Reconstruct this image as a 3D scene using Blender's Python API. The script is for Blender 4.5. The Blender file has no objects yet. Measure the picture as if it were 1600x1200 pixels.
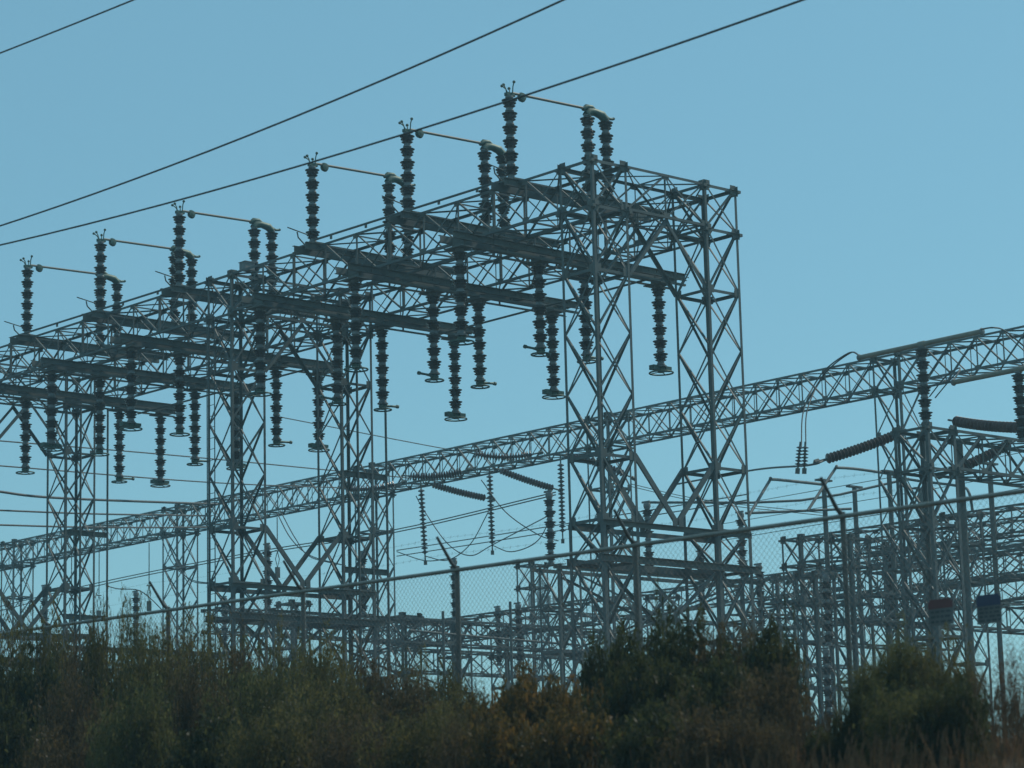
import bpy, math, random
from mathutils import Vector, Matrix
random.seed(7)
S = bpy.context.scene
COL = S.collection
H = 1.5                                   # eye height above the road
V3 = lambda *a: Vector(a)

# ---------------------------------------------------------------- camera, sky, sun, exposure
YAW, PITCH, ROLL, FPX = 0.839733807, 0.187819262, -0.0251460555, 4082.11
f0 = V3(math.cos(YAW), math.sin(YAW), 0); r0 = V3(math.sin(YAW), -math.cos(YAW), 0); k = V3(0, 0, 1)
FW = f0*math.cos(PITCH) + k*math.sin(PITCH); u0 = -f0*math.sin(PITCH) + k*math.cos(PITCH)
RT = r0*math.cos(ROLL) + u0*math.sin(ROLL); UP = -r0*math.sin(ROLL) + u0*math.cos(ROLL)
cam = bpy.data.cameras.new('camera'); co = bpy.data.objects.new('camera', cam); COL.objects.link(co)
co.matrix_world = Matrix(((RT.x, UP.x, -FW.x, 0), (RT.y, UP.y, -FW.y, 0), (RT.z, UP.z, -FW.z, H), (0, 0, 0, 1)))
cam.sensor_width = 36; cam.lens = FPX/1600*36; cam.clip_start = .5; cam.clip_end = 6000
cam.dof.use_dof = True; cam.dof.focus_distance = 68; cam.dof.aperture_fstop = 2.8
S.camera = co
SUN_AZ, SUN_EL = math.radians(-12), math.radians(50)      # azimuth from +x towards +y
w = bpy.data.worlds.new('World'); S.world = w; w.use_nodes = True
nt = w.node_tree; bg = nt.nodes['Background']
sky = nt.nodes.new('ShaderNodeTexSky'); sky.sky_type = 'NISHITA'; sky.sun_disc = False
sky.sun_elevation = SUN_EL; sky.sun_rotation = math.pi/2 - SUN_AZ
sky.air_density = 1.0; sky.dust_density = 0.4; sky.ozone_density = 1.0
tint = nt.nodes.new('ShaderNodeMixRGB'); tint.blend_type = 'MULTIPLY'; tint.inputs[0].default_value = 1
tint.inputs[2].default_value = (.66, .98, .95, 1)         # the greenish window glass the photograph was taken through
nt.links.new(sky.outputs[0], tint.inputs[1])
even = nt.nodes.new('ShaderNodeMixRGB'); even.inputs[0].default_value = .42; even.inputs[2].default_value = (2.45, 5.4, 6.9, 1)   # thin high haze evens the sky out
nt.links.new(tint.outputs[0], even.inputs[1]); nt.links.new(even.outputs[0], bg.inputs[0])
bg.inputs[1].default_value = .10
sun = bpy.data.lights.new('sun', 'SUN'); sun.energy = 2.9; sun.angle = math.radians(.5); sun.color = (1, .92, .78)
so = bpy.data.objects.new('sun', sun); COL.objects.link(so)
sd = V3(math.cos(SUN_EL)*math.cos(SUN_AZ), math.cos(SUN_EL)*math.sin(SUN_AZ), math.sin(SUN_EL))
so.rotation_euler = sd.to_track_quat('Z', 'Y').to_euler(); so.location = (0, 0, 60)
S.view_settings.view_transform = 'Standard'; S.view_settings.look = 'None'
S.view_settings.exposure = 0.0; S.view_settings.gamma = 1

# ---------------------------------------------------------------- helpers
A0 = V3(41.5447, 43.2901, H)              # foot of the nearest gantry column, at eye height
def L(u, v, z): return A0 + V3(u, v, z)   # gantry axes -> world
def at(x, y, D):                          # photo pixel at view depth D -> world
    d = FW + RT*((x-800)/FPX) - UP*((y-600)/FPX)
    return d*D + V3(0, 0, H)
def atu(x, y, u):                         # photo pixel on the plane u = const
    d = FW + RT*((x-800)/FPX) - UP*((y-600)/FPX)
    return d*((A0.x+u)/d.x) + V3(0, 0, H)
U_, V_, Z_ = V3(1, 0, 0), V3(0, 1, 0), V3(0, 0, 1)

class MB:
    def __init__(s): s.v = []; s.f = []; s.m = []; s.smooth = []
    def add(s, vs, fs, mi=0, sm=False):
        n = len(s.v); s.v += [tuple(q) for q in vs]
        for q in fs: s.f.append([n+i for i in q]); s.m.append(mi); s.smooth.append(sm)
    def box(s, c, a, b, d, mi=0):         # centre, three half-vectors
        vs = [c+a*i+b*j+d*l for i in (-1, 1) for j in (-1, 1) for l in (-1, 1)]
        s.add(vs, [(0, 1, 3, 2), (4, 6, 7, 5), (0, 4, 5, 1), (2, 3, 7, 6), (0, 2, 6, 4), (1, 5, 7, 3)], mi)
    def bar(s, p, q, w, t, n, mi=0):      # flat bar p-q, width w across, thickness t along n
        ax = (q-p).normalized(); n = (n - ax*n.dot(ax)).normalized(); sd_ = ax.cross(n)
        s.box((p+q)/2, (q-p)/2, sd_*(w/2), n*(t/2), mi)
    def ang(s, p, q, dA, dB, f, t, mi=0): # rolled steel angle, heel on p-q, flanges along dA and dB
        ax = (q-p).normalized(); dA = (dA-ax*dA.dot(ax)).normalized(); dB = (dB-ax*dB.dot(ax)).normalized()
        m = (p+q)/2; hl = (q-p)/2
        s.box(m + dA*(f/2) + dB*(t/2), hl, dA*(f/2), dB*(t/2), mi)
        s.box(m + dB*((f+t)/2) + dA*(t/2), hl, dB*((f-t)/2), dA*(t/2), mi)
    def dia(s, p, q, n, f=.045, t=.006, mi=0):      # lacing angle lying in a face whose inward normal is n
        ax = (q-p).normalized(); sd_ = ax.cross(n).normalized()
        if sd_.z > 0: sd_ = -sd_
        s.ang(p - sd_*(f/2), q - sd_*(f/2), sd_, n, f, t, mi)
    def tube(s, pts, r, n=8, mi=0, cap=True):
        rings = []; prev = None
        for i, p in enumerate(pts):
            a = pts[max(i-1, 0)]; b = pts[min(i+1, len(pts)-1)]; ax = (b-a).normalized()
            if prev is None: x = ax.orthogonal().normalized()
            else: x = (prev - ax*prev.dot(ax)).normalized()
            prev = x; y = ax.cross(x); rr = r[i] if isinstance(r, (list, tuple)) else r
            rings.append([p + (x*math.cos(2*math.pi*j/n) + y*math.sin(2*math.pi*j/n))*rr for j in range(n)])
        vs = [q for R in rings for q in R]; fs = []
        for i in range(len(pts)-1):
            for j in range(n): fs.append((i*n+j, i*n+(j+1) % n, (i+1)*n+(j+1) % n, (i+1)*n+j))
        s.add(vs, fs, mi, True)
        if cap: s.add(rings[0][::-1], [tuple(range(n))], mi); s.add(rings[-1], [tuple(range(n))], mi)
    def lathe(s, prof, c, ax=Z_, n=14, mis=None):   # prof: (r, h) along ax from c
        ax = ax.normalized(); x = ax.orthogonal().normalized(); y = ax.cross(x)
        vs = [c + ax*h + (x*math.cos(2*math.pi*j/n) + y*math.sin(2*math.pi*j/n))*r for r, h in prof for j in range(n)]
        for i in range(len(prof)-1):
            ring = vs[i*n:(i+2)*n]
            s.add(ring, [(j, (j+1) % n, n+(j+1) % n, n+j) for j in range(n)], mis[i] if mis else 0, False)
    def torus(s, c, R, r, n=20, m=6, mi=0):
        vs = []
        for i in range(n):
            a = 2*math.pi*i/n; e = V3(math.cos(a), math.sin(a), 0)
            vs += [c + e*(R + r*math.cos(2*math.pi*j/m)) + Z_*(r*math.sin(2*math.pi*j/m)) for j in range(m)]
        s.add(vs, [(i*m+j, ((i+1) % n)*m+j, ((i+1) % n)*m+(j+1) % m, i*m+(j+1) % m) for i in range(n) for j in range(m)], mi, True)
    def build(s, name, mats, parent=None):
        me = bpy.data.meshes.new(name); me.from_pydata(s.v, [], s.f)
        for m in (mats if isinstance(mats, (list, tuple)) else [mats]): me.materials.append(m)
        me.polygons.foreach_set('material_index', s.m); me.polygons.foreach_set('use_smooth', s.smooth)
        me.update()
        o = bpy.data.objects.new(name, me); COL.objects.link(o)
        if parent: o.parent = parent
        return o
def tag(o, label=None, cat=None, group=None, kind=None):
    if label: o['label'] = label
    if cat: o['category'] = cat
    if group: o['group'] = group
    if kind: o['kind'] = kind
    return o
def empty(name, loc, label, cat, group=None):
    o = bpy.data.objects.new(name, None); COL.objects.link(o); o.location = loc; o.empty_display_size = .2
    return tag(o, label, cat, group)
def copy_tree(o, parent=None):
    c = o.copy(); COL.objects.link(c)
    if parent: c.parent = parent
    for ch in list(o.children): copy_tree(ch, c)
    return c
def dup(o, loc, label, rz=0, group=None):
    c = copy_tree(o); c.location = loc; c.rotation_euler = (0, 0, rz); c['label'] = label
    if group: c['group'] = group
    return c

# ---------------------------------------------------------------- materials
def mat(name, c1, c2=None, scale=6, rough=.6, metal=0, detail=4, bump=0, spec=.5, stretch=None):
    m = bpy.data.materials.new(name); m.use_nodes = True; t = m.node_tree; b = t.nodes['Principled BSDF']
    b.inputs['Roughness'].default_value = rough; b.inputs['Metallic'].default_value = metal
    b.inputs['Specular IOR Level'].default_value = spec
    tc = t.nodes.new('ShaderNodeTexCoord'); no = t.nodes.new('ShaderNodeTexNoise')
    no.inputs['Scale'].default_value = scale; no.inputs['Detail'].default_value = detail
    src = tc.outputs['Object']
    if stretch:
        mp = t.nodes.new('ShaderNodeMapping'); mp.inputs['Scale'].default_value = stretch
        t.links.new(src, mp.inputs[0]); src = mp.outputs[0]
    t.links.new(src, no.inputs['Vector'])
    rp = t.nodes.new('ShaderNodeValToRGB'); rp.color_ramp.elements[0].position = .35; rp.color_ramp.elements[1].position = .68
    rp.color_ramp.elements[0].color = (*c1, 1); rp.color_ramp.elements[1].color = (*(c2 or c1), 1)
    t.links.new(no.outputs['Fac'], rp.inputs[0]); t.links.new(rp.outputs[0], b.inputs['Base Color'])
    if bump:
        bp = t.nodes.new('ShaderNodeBump'); bp.inputs['Strength'].default_value = bump; bp.inputs['Distance'].default_value = .02
        t.links.new(no.outputs['Fac'], bp.inputs['Height']); t.links.new(bp.outputs[0], b.inputs['Normal'])
    return m
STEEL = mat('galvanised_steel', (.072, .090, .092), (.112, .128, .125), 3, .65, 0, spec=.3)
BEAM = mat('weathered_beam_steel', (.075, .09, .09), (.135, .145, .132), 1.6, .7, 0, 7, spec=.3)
PORC = mat('brown_glazed_porcelain', (.035, .03, .032), (.06, .05, .05), 4, .16)
RUST = mat('red_brown_porcelain', (.065, .032, .03), (.10, .048, .042), 3, .3)
CAPM = mat('zinc_cap_metal', (.13, .14, .14), (.19, .195, .19), 8, .6, 0)
CAST = mat('green_bronze_casting', (.03, .075, .06), (.055, .105, .085), 9, .55, .3)
ALU = mat('aluminium_tube', (.21, .20, .16), (.28, .26, .21), 4, .5, .2)
CABLE = mat('aluminium_cable', (.045, .05, .05), (.08, .085, .085), 20, .6, .1)
DARKW = mat('dark_cable', (.05, .05, .05), (.08, .08, .08), 20, .7)
CONC = mat('concrete', (.32, .31, .29), (.42, .41, .38), 2, .85, 0, 6, .3)
FPIPE = mat('fence_pipe_zinc', (.075, .075, .07), (.11, .105, .095), 5, .38, .3)
FMESH = mat('fence_wire_zinc', (.035, .037, .037), (.055, .057, .056), 5, .6, 0)
SRED = mat('faded_red_paint', (.11, .03, .03), (.15, .04, .04), 3, .6)
SBLUE = mat('navy_paint', (.014, .02, .06), (.024, .032, .085), 3, .5)
SWHITE = mat('shaded_white_paint', (.10, .10, .095), (.15, .148, .14), 2, .7, 0, 6)  # sign white darkened so its colour carries the shade on the plates
SINK = mat('faded_dark_lettering', (.05, .052, .055), (.07, .072, .075), 6, .7)

# ---------------------------------------------------------------- the land
SG = 1.0 + H                              # level of the yard
def ground_z(x):
    if x < 6: return 0.0
    t = min(1, (x-6)/13.3); t = t*t*(3-2*t)
    return t*(SG+.12)
gb = MB(); NX, NY = 90, 60
xs = [-90] + [-60+i*1.25 for i in range(84)] + [60, 120, 300, 440]; ys = [-90, -60] + [-40+i*3.2 for i in range(50)] + [160, 300, 440]
vs = []
for y in ys:
    for x in xs:
        b = .09*math.sin(x*1.7+y*.9)*math.sin(y*1.3-x*.6) if 4 < x < 19 else 0
        vs.append(V3(x, y, ground_z(x)-.008 + b - .03*(4 < x < 19)))
n = len(xs)
gb.add(vs, [(j*n+i, j*n+i+1, (j+1)*n+i+1, (j+1)*n+i) for j in range(len(ys)-1) for i in range(n-1)], 0, True)
GRND = mat('dry_earth', (.055, .042, .028), (.10, .078, .05), 1.3, .95, 0, 8, .5)
tag(gb.build('ground', GRND), kind='structure')
rb = MB(); rb.add([V3(-7, -89, .004), V3(4.2, -89, .004), V3(4.2, 439, .004), V3(-7, 439, .004)], [(0, 1, 2, 3)])
tag(rb.build('road', mat('asphalt', (.04, .04, .042), (.065, .064, .062), 8, .9, 0, 8, .2)), kind='structure')
yb = MB(); yb.add([V3(21.2, -89, SG+.12), V3(439, -89, SG+.12), V3(439, 439, SG+.12), V3(21.2, 439, SG+.12)], [(0, 1, 2, 3)])
tag(yb.build('gravel_yard', mat('yard_gravel', (.05, .048, .042), (.10, .095, .085), 30, .95, 0, 10, .5)), kind='structure')
BASE = 1.12                               # yard level in gantry z

# ---------------------------------------------------------------- lattice columns
W = 1.148; AX = 3.822; BAY = 14.62
ZT = 16.82; ZB = 15.71
def lattice_column(name, loc, W, levels, struts, label, cat, group, lf=.072, df=.046, big=0):
    """levels from top down; struts = indices with horizontal members"""
    root = empty(name, loc, label, cat, group)
    top, bot = levels[0], levels[-1]; t = .010
    cs = [(0, 0), (W, 0), (W, W), (0, W)]
    for i, (a, b) in enumerate(cs):
        m = MB(); dA = U_ if a == 0 else -U_; dB = V_ if b == 0 else -V_
        m.ang(V3(a, b, top), V3(a, b, bot), dA, dB, lf, t)
        zl = levels[min(6, len(levels)-2)]
        if big:
            m.ang(V3(a, b, zl)-dA*.011-dB*.011, V3(a, b, bot)-dA*.011-dB*.011, dA, dB, lf+.025, t)
        m.box(V3(a, b, bot+.02)+dA*.04+dB*.04, U_*.17, V_*.17, Z_*.02)
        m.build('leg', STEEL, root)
    faces = [((0, 0), (W, 0), V_), ((0, W), (W, W), -V_), ((0, 0), (0, W), U_), ((W, 0), (W, W), -U_)]
    br = MB(); st = MB(); gp = MB()
    for (a, b, nrm) in faces:
        a = V3(*a, 0); b = V3(*b, 0); e = (b-a).normalized()
        for i in range(len(levels)-1):
            z1, z2 = levels[i], levels[i+1]
            o1 = nrm*.013; o2 = nrm*.022
            i1 = e*.03
            br.dia(a+i1+Z_*z1+o1, b-i1+Z_*z2+o1, nrm, df)
            br.dia(b-i1+Z_*z1+o2+nrm*df*.0, a+i1+Z_*z2+o2, nrm, df)
        for i in struts:
            z = levels[i]; g = .075
            st.ang(a+e*.012+Z_*z+nrm*.030, b-e*.012+Z_*z+nrm*.030, -Z_, nrm, g, .008)
            for p, sgn in ((a, 1), (b, -1)):
                gp.box(p+e*sgn*.11+Z_*z+nrm*.0112, e*.10, Z_*.10, nrm*.0012)
    for i in (0, 1):                      # knotty bolted corner joints at the top
        for a, b in cs:
            c = V3(a, b, levels[i]-.045); sx, sy = (1 if a == 0 else -1), (1 if b == 0 else -1)
            gp.box(c+V3(sx*.06, sy*.012, 0), U_*.12, V_*.002, Z_*.12); gp.box(c+V3(sx*.012, sy*.06, 0), U_*.002, V_*.12, Z_*.12)
            gp.box(c+V3(sx*-.03, sy*-.03, -.02), U_*.05, V_*.05, Z_*.035); gp.box(c+V3(sx*.09, sy*.09, .02), U_*.12, V_*.12, Z_*.003)
    for q in (gp,): br.add(q.v, q.f, 1)
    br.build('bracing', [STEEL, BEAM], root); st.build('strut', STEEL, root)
    return root
LV = [ZT, ZB, 14.168, 12.681, 11.219, 9.74, 8.22, 7.27, 5.8, 4.3, 2.8, BASE]
GC = 'lattice columns of the tall front gantry'
colA = lattice_column('lattice_column', L(0, 0, 0), W, LV, (0, 1, 2, 5, 6, 7, 9), 'tallest pale steel lattice column, nearest corner of the gantry, left of its twin', 'lattice column', GC, big=1)
dup(colA, L(AX, 0, 0), 'steel lattice column at the right end of the gantry, its outer edge against open sky')
dup(colA, L(0, BAY, 0), 'steel lattice column of the middle portal, left one with a ladder down its side')
dup(colA, L(AX, BAY, 0), 'steel lattice column of the middle portal, right one below the long brown strain string')
dup(colA, L(0, 2*BAY, 0), 'lattice column of the far left portal, mostly outside the left edge')
dup(colA, L(AX, 2*BAY, 0), 'lattice column of the far left portal rising above the left bushes')
FV = 11.13; FB = 13.92
FC = 'columns carrying the long rear girder'
ft = ['column of the rear girder behind the tall brown post insulator at right', 'column of the rear girder hidden behind the nearest gantry column',
      'column of the rear girder just right of the middle portal', 'column of the rear girder left of the middle portal, clear against the sky', 'last column of the rear girder at the left edge']
for i, t in enumerate(ft): dup(colA, L(24.42, FV+i*FB, 0), 'slim lattice ' + t, group=FC)

# ---------------------------------------------------------------- lattice girders
def girder(name, loc, length, W, Hh, nodes, along, label, cat, group, posts=(), zt=0, f=.066, df=.044):
    """box girder: along = 'v' or 'u'; origin at near outer top corner; nodes are the panel points"""
    root = empty(name, loc, label, cat, group)
    E_, C_ = (V_, U_) if along == 'v' else (U_, V_)
    P = lambda s, c, z: E_*s + C_*c + Z_*z
    for c in (0, W):
        d = C_ if c == 0 else -C_
        for z in (0, -Hh):
            m = MB(); m.ang(P(0, c, z), P(length, c, z), d, -Z_ if z == 0 else Z_, f, .008); m.build('chord', STEEL, root)
    la = MB(); gp = MB()
    for c in (0, W):
        d = C_ if c == 0 else -C_
        for i in range(len(nodes)-1):
            a, b = nodes[i], nodes[i+1]
            up = (i % 2 == 0)
            la.dia(P(a, c, -.03 if not up else -Hh+.03)+d*.014, P(b, c, -.03 if up else -Hh+.03)+d*.014, d, df)
            if along == 'v' or True:
                la.dia(P(a, c, -.03 if up else -Hh+.03)+d*.030, P(b, c, -.03 if not up else -Hh+.03)+d*.030, d, df*.72)
        for a in nodes:
            big = any(abs(a-q) < .05 for q in posts)
            la.ang(P(a, c, -.012)+d*.045, P(a, c, -Hh+.012)+d*.045, d, E_, .06 if big else .034, .007)
            gp.box(P(a, c, -.075)+d*.0093, E_*.11, Z_*.07, C_*.001); gp.box(P(a, c, -Hh+.075)+d*.0093, E_*.11, Z_*.07, C_*.001)
    for z in (0, -Hh):
        n_ = -Z_ if z == 0 else Z_
        for i in range(len(nodes)-1):
            a, b = nodes[i], nodes[i+1]
            c1, c2 = (.03, W-.03) if i % 2 == 0 else (W-.03, .03)
            la.dia(P(a, c1, z)+n_*.014, P(b, c2, z)+n_*.014, n_, df*.85)
            la.dia(P(a, c2, z)+n_*.028, P(b, c1, z)+n_*.028, n_, df*.7)
        for a in nodes: la.ang(P(a, .012, z)+n_*.045, P(a, W-.012, z)+n_*.045, n_, E_, .04, .006)
    la.add(gp.v, gp.f, 1)
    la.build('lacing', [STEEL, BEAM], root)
    return root
vn = [x-W for x in (W, 2.4, 3.6, 4.95, 6.3, 7.68, 9.05, 10.4, 11.8, 13.2, BAY)]
GG = 'girders of the tall front gantry'
vg = girder('lattice_girder', L(0, W, ZT), BAY-W, W, ZT-ZB, vn, 'v', 'upper lattice girder running back left from the nearest gantry column', 'lattice girder', GG, posts=(3.6-W, 7.68-W, 11.8-W))
dup(vg, L(AX, W, ZT), 'lattice girder parallel behind the nearest one, ending at the right end column')
dup(vg, L(0, W+BAY, ZT), 'front lattice girder of the left bay, running out past the left edge')
dup(vg, L(AX, W+BAY, ZT), 'rear lattice girder of the left bay, behind the hanging insulators')
cl = AX-W
cg = girder('cross_girder', L(W, 0, ZT), cl, W, ZT-ZB, [0, cl/2, cl], 'u', 'short cross girder joining the two columns at the right end of the gantry', 'lattice girder', GG)
dup(cg, L(W, BAY, ZT), 'short cross girder joining the two columns of the middle portal')
dup(cg, L(W, 2*BAY, ZT), 'short cross girder of the far left portal above the bushes')
fl = FB-W; NF = 12
fn = [fl*i/NF for i in range(NF+1)]
RG = 'spans of the long rear girder'
rg = girder('rear_girder', L(24.42, FV+W, ZT), fl, W, ZT-ZB, fn, 'v', 'span of the long rear girder behind the right end column', 'lattice girder', RG, f=.075, df=.05)
for i, t in enumerate(['span of the long rear girder holding the brown strain strings at the centre', 'span of the long rear girder crossing behind the middle portal', 'leftmost span of the long rear girder, above the left bushes']):
    dup(rg, L(24.42, FV+W+(i+1)*FB, ZT), t)
dup(rg, L(24.42, FV+W+4*FB, ZT), 'span of the long rear girder leaving the left edge, nearly all outside the picture')
dup(rg, L(24.42, FV+W-FB, ZT), 'rightmost span of the long rear girder, leaving the right edge')

# portal braces between the twin columns: knees, struts and the inverted V
def portal(loc, label):
    root = empty('portal_bracing', loc, label, 'bracing', 'cross bracing of the gantry portals')
    mid = AX/2+W/2
    for v in (0, W):
        d = V_ if v == 0 else -V_; o = d*.034
        m = MB()
        for a, sgn in ((W, 1), (AX, -1)):
            m.ang(V3(mid, v, ZB)+o, V3(a, v, 14.168)+o, V3(0, 0, -1), d, .085, .009)
        m.build('knee_brace', STEEL, root)
        for a in (W, AX):
            m = MB(); m.bar(V3(a, v, 9.78)+o*1.6, V3(mid, v, 8.24)+o*1.6, .13, .05, d)
            m.box(V3(mid + (.10 if a == W else -.10)*-1, v, 8.26)+o*.5, U_*.08, Z_*.1, V_*.004); m.build('diagonal_brace', STEEL, root)
        m = MB(); y = v-(.012 if v == 0 else -.012)
        m.box(V3((AX+W)/2, v, 8.10)-d*.006, U_*((AX+W)/2+.03), Z_*.062, V_*.005); m.box(V3((AX+W)/2, v-.0, 8.157)-d*.045, U_*((AX+W)/2+.03), Z_*.005, V_*.034)
        m.build('strut', BEAM, root)
        m = MB(); m.box(V3((AX+W)/2+.1, v, 7.27)-d*.007, U_*((AX+W)/2+.2), Z_*.085, V_*.006); m.box(V3((AX+W)/2+.1, v, 7.349)-d*.05, U_*((AX+W)/2+.2), Z_*.006, V_*.036)
        m.box(V3((AX+W)/2+.1, v, 7.191)-d*.05, U_*((AX+W)/2+.2), Z_*.006, V_*.036)
        m.build('channel_beam', BEAM, root)
        m = MB()
        for (z1, z2) in ((7.15, 5.1), (5.1, 3.1), (3.1, 1.2)):
            m.dia(V3(W+.02, v, z1)+o, V3(AX-.02, v, z2)+o, d, .07, .008); m.dia(V3(AX-.02, v, z1)+o*1.9, V3(W+.02, v, z2)+o*1.9, d, .07, .008)
        m.ang(V3(W, v, 5.1)+o*2.6, V3(AX, v, 5.1)+o*2.6, -Z_, d, .09, .008); m.ang(V3(W, v, 3.1)+o*2.6, V3(AX, v, 3.1)+o*2.6, -Z_, d, .09, .008)
        m.build('cross_brace', STEEL, root)
    return root
pb = portal(L(0, 0, 0), 'cross bracing between the two columns at the right end of the gantry')
dup(pb, L(0, BAY, 0), 'cross bracing between the two columns of the middle portal')
dup(pb, L(0, 2*BAY, 0), 'cross bracing of the far left portal, partly cut by the left edge')

# ---------------------------------------------------------------- insulators
PITCH_I = .345
def unit_profile(R=.198, p=PITCH_I):
    k = R/.198
    return ([(.072*k, p), (.085*k, p-.018), (.105*k, p-.026), (.155*k, p-.046), (R, p-.050), (R*.99, p-.060), (.148*k, p-.088), (.122*k, p-.112), (.174*k, p-.126), (.170*k, p-.138),
             (.124*k, p-.166), (.106*k, p-.192), (.152*k, p-.206), (.138*k, p-.218), (.098*k, p-.240), (.076*k, p-.246), (.112*k, .024), (.112*k, .008), (.072*k, 0)],
            [1] + [0]*13 + [1]*4)
def stack(m, c, n=6, R=.198, p=PITCH_I):
    pr, mi = unit_profile(R, p)
    for i in range(n): m.lathe(pr, c+Z_*(i*p), Z_, 14, mi)
def insulator(name, parent, base, n=6, foot=True, R=.198, p=PITCH_I):
    m = MB(); z0 = .04
    m.lathe([(.001, 0), (.15, 0), (.15, .03), (.09, .04), (.001, .04)], V3(0, 0, 0), Z_, 12, [1]*4)
    stack(m, V3(0, 0, z0), n, R, p)
    zt = z0+n*p
    m.lathe([(.075, 0), (.10, .01), (.10, .05), (.001, .06)], V3(0, 0, zt), Z_, 12, [1]*3)
    o = m.build(name, [PORC, CAPM], parent); o.location = base
    return o
IN_H = .04+6*PITCH_I+.05

# standing disconnect switch on top of the gantry
def standing_switch(loc, label):
    root = empty('standing_switch', loc, label, 'disconnect switch', 'disconnect switches standing on the gantry')
    m = MB()
    for s in (-1, 1):
        m.box(V3(2.3, s*.24, -.14), U_*2.75, V_*.007, Z_*.095); m.box(V3(2.3, s*.285, -.052), U_*2.75, V_*.038, Z_*.007); m.box(V3(2.3, s*.285, -.228), U_*2.75, V_*.038, Z_*.007)
        for u in (-.2, .9, 1.9, 3.9, 4.8): m.box(V3(u, s*.2535, -.14), U_*.13, V_*.006, Z_*.075)
        for q in range(22): m.box(V3(-.3+q*.24, s*.262, -.11 if q % 2 else -.17), U_*.014, V_*.012, Z_*.014)
    for u in (0, 2.65, 3.28): m.box(V3(u, 0, -.022), U_*.2, V_*.33, Z_*.018)
    m.build('base_beam', BEAM, root)
    t = insulator('insulator_post', root, V3(0, 0, 0)); insulator('insulator_post', root, V3(2.65, 0, 0)); insulator('insulator_post', root, V3(3.28, 0, 0))
    z = IN_H
    j = MB()                              # jaw with arcing horns
    j.box(V3(.02, 0, z+.045), U_*.13, V_*.06, Z_*.04)
    for x, y, dx, dy, h in ((-.10, -.05, -.16, .02, .14), (-.02, .06, -.06, .05, .24), (.06, -.06, .04, -.02, .30), (.08, .06, .03, .06, .18)):
        j.tube([V3(x, y, z+.07), V3(x+dx*.3, y+dy*.4, z+.07+h*.6), V3(x+dx, y+dy, z+.07+h)], .016, 6)
        j.lathe([(.001, -.04), (.03, -.028), (.042, 0), (.03, .028), (.001, .04)], V3(x+dx, y+dy, z+.07+h), Z_, 8)
    j.build('contact_jaw', CAST, root)
    b = MB(); b.tube([V3(.10, 0, z+.10), V3(2.62, 0, z+.16)], .034, 10); b.build('switch_blade', mat('weathered_blade_tube', (.11, .11, .09), (.16, .15, .12), 4, .55, .1), root)
    b = MB(); b.lathe([(.001, -.07), (.10, -.06), (.13, 0), (.10, .06), (.001, .07)], V3(.42, 0, z+.05), V_, 14); b.build('corona_shield', CAST, root)
    c = MB()                              # hinge casting over the two rear posts
    c.tube([V3(2.50, 0, z+.12), V3(2.62, 0, z+.20), V3(2.80, 0, z+.22), V3(3.02, 0, z+.12)], [.05, .08, .07, .04], 8)
    c.tube([V3(2.62, 0, z-.02), V3(2.70, 0, z+.09), V3(2.90, 0, z+.12), V3(3.15, 0, z+.08), V3(3.28, 0, z-.02)], [.11, .12, .10, .12, .11], 8)
    c.tube([V3(3.28, .0, z+.05), V3(3.42, 0, z+.03), V3(3.56, 0, z+.05)], [.07, .04, .035], 8)
    c.lathe([(.001, -.04), (.035, -.025), (.045, 0), (.035, .025), (.001, .04)], V3(3.57, 0, z+.06), Z_, 8)
    c.build('hinge_casting', CAST, root)
    a = MB(); a.tube([V3(-.05, .3, .05), V3(-.25, .32, .22), V3(-.30, .30, .36)], .02, 6); a.tube([V3(-.62, .3, .44), V3(.02, .3, .34)], .016, 6)
    a.build('crank_arm', BEAM, root)
    return root
PH = [2.87, 6.85, 10.88, 17.15, 21.27, 25.4]
sl = ['highest standing switch, topmost and farthest right on the gantry', 'standing switch second highest, left of the highest one', 'standing switch above the middle of the right gantry bay, third highest',
      'standing switch just left of the middle portal, its hinge over the small box', 'second standing switch from the left edge, with its blade level', 'leftmost standing switch at the left edge of the gantry']
sw = standing_switch(L(0, PH[0], ZT+.06), sl[0])
for v, t in zip(PH[1:], sl[1:]): dup(sw, L(0, v, ZT+.06), t)

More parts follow.
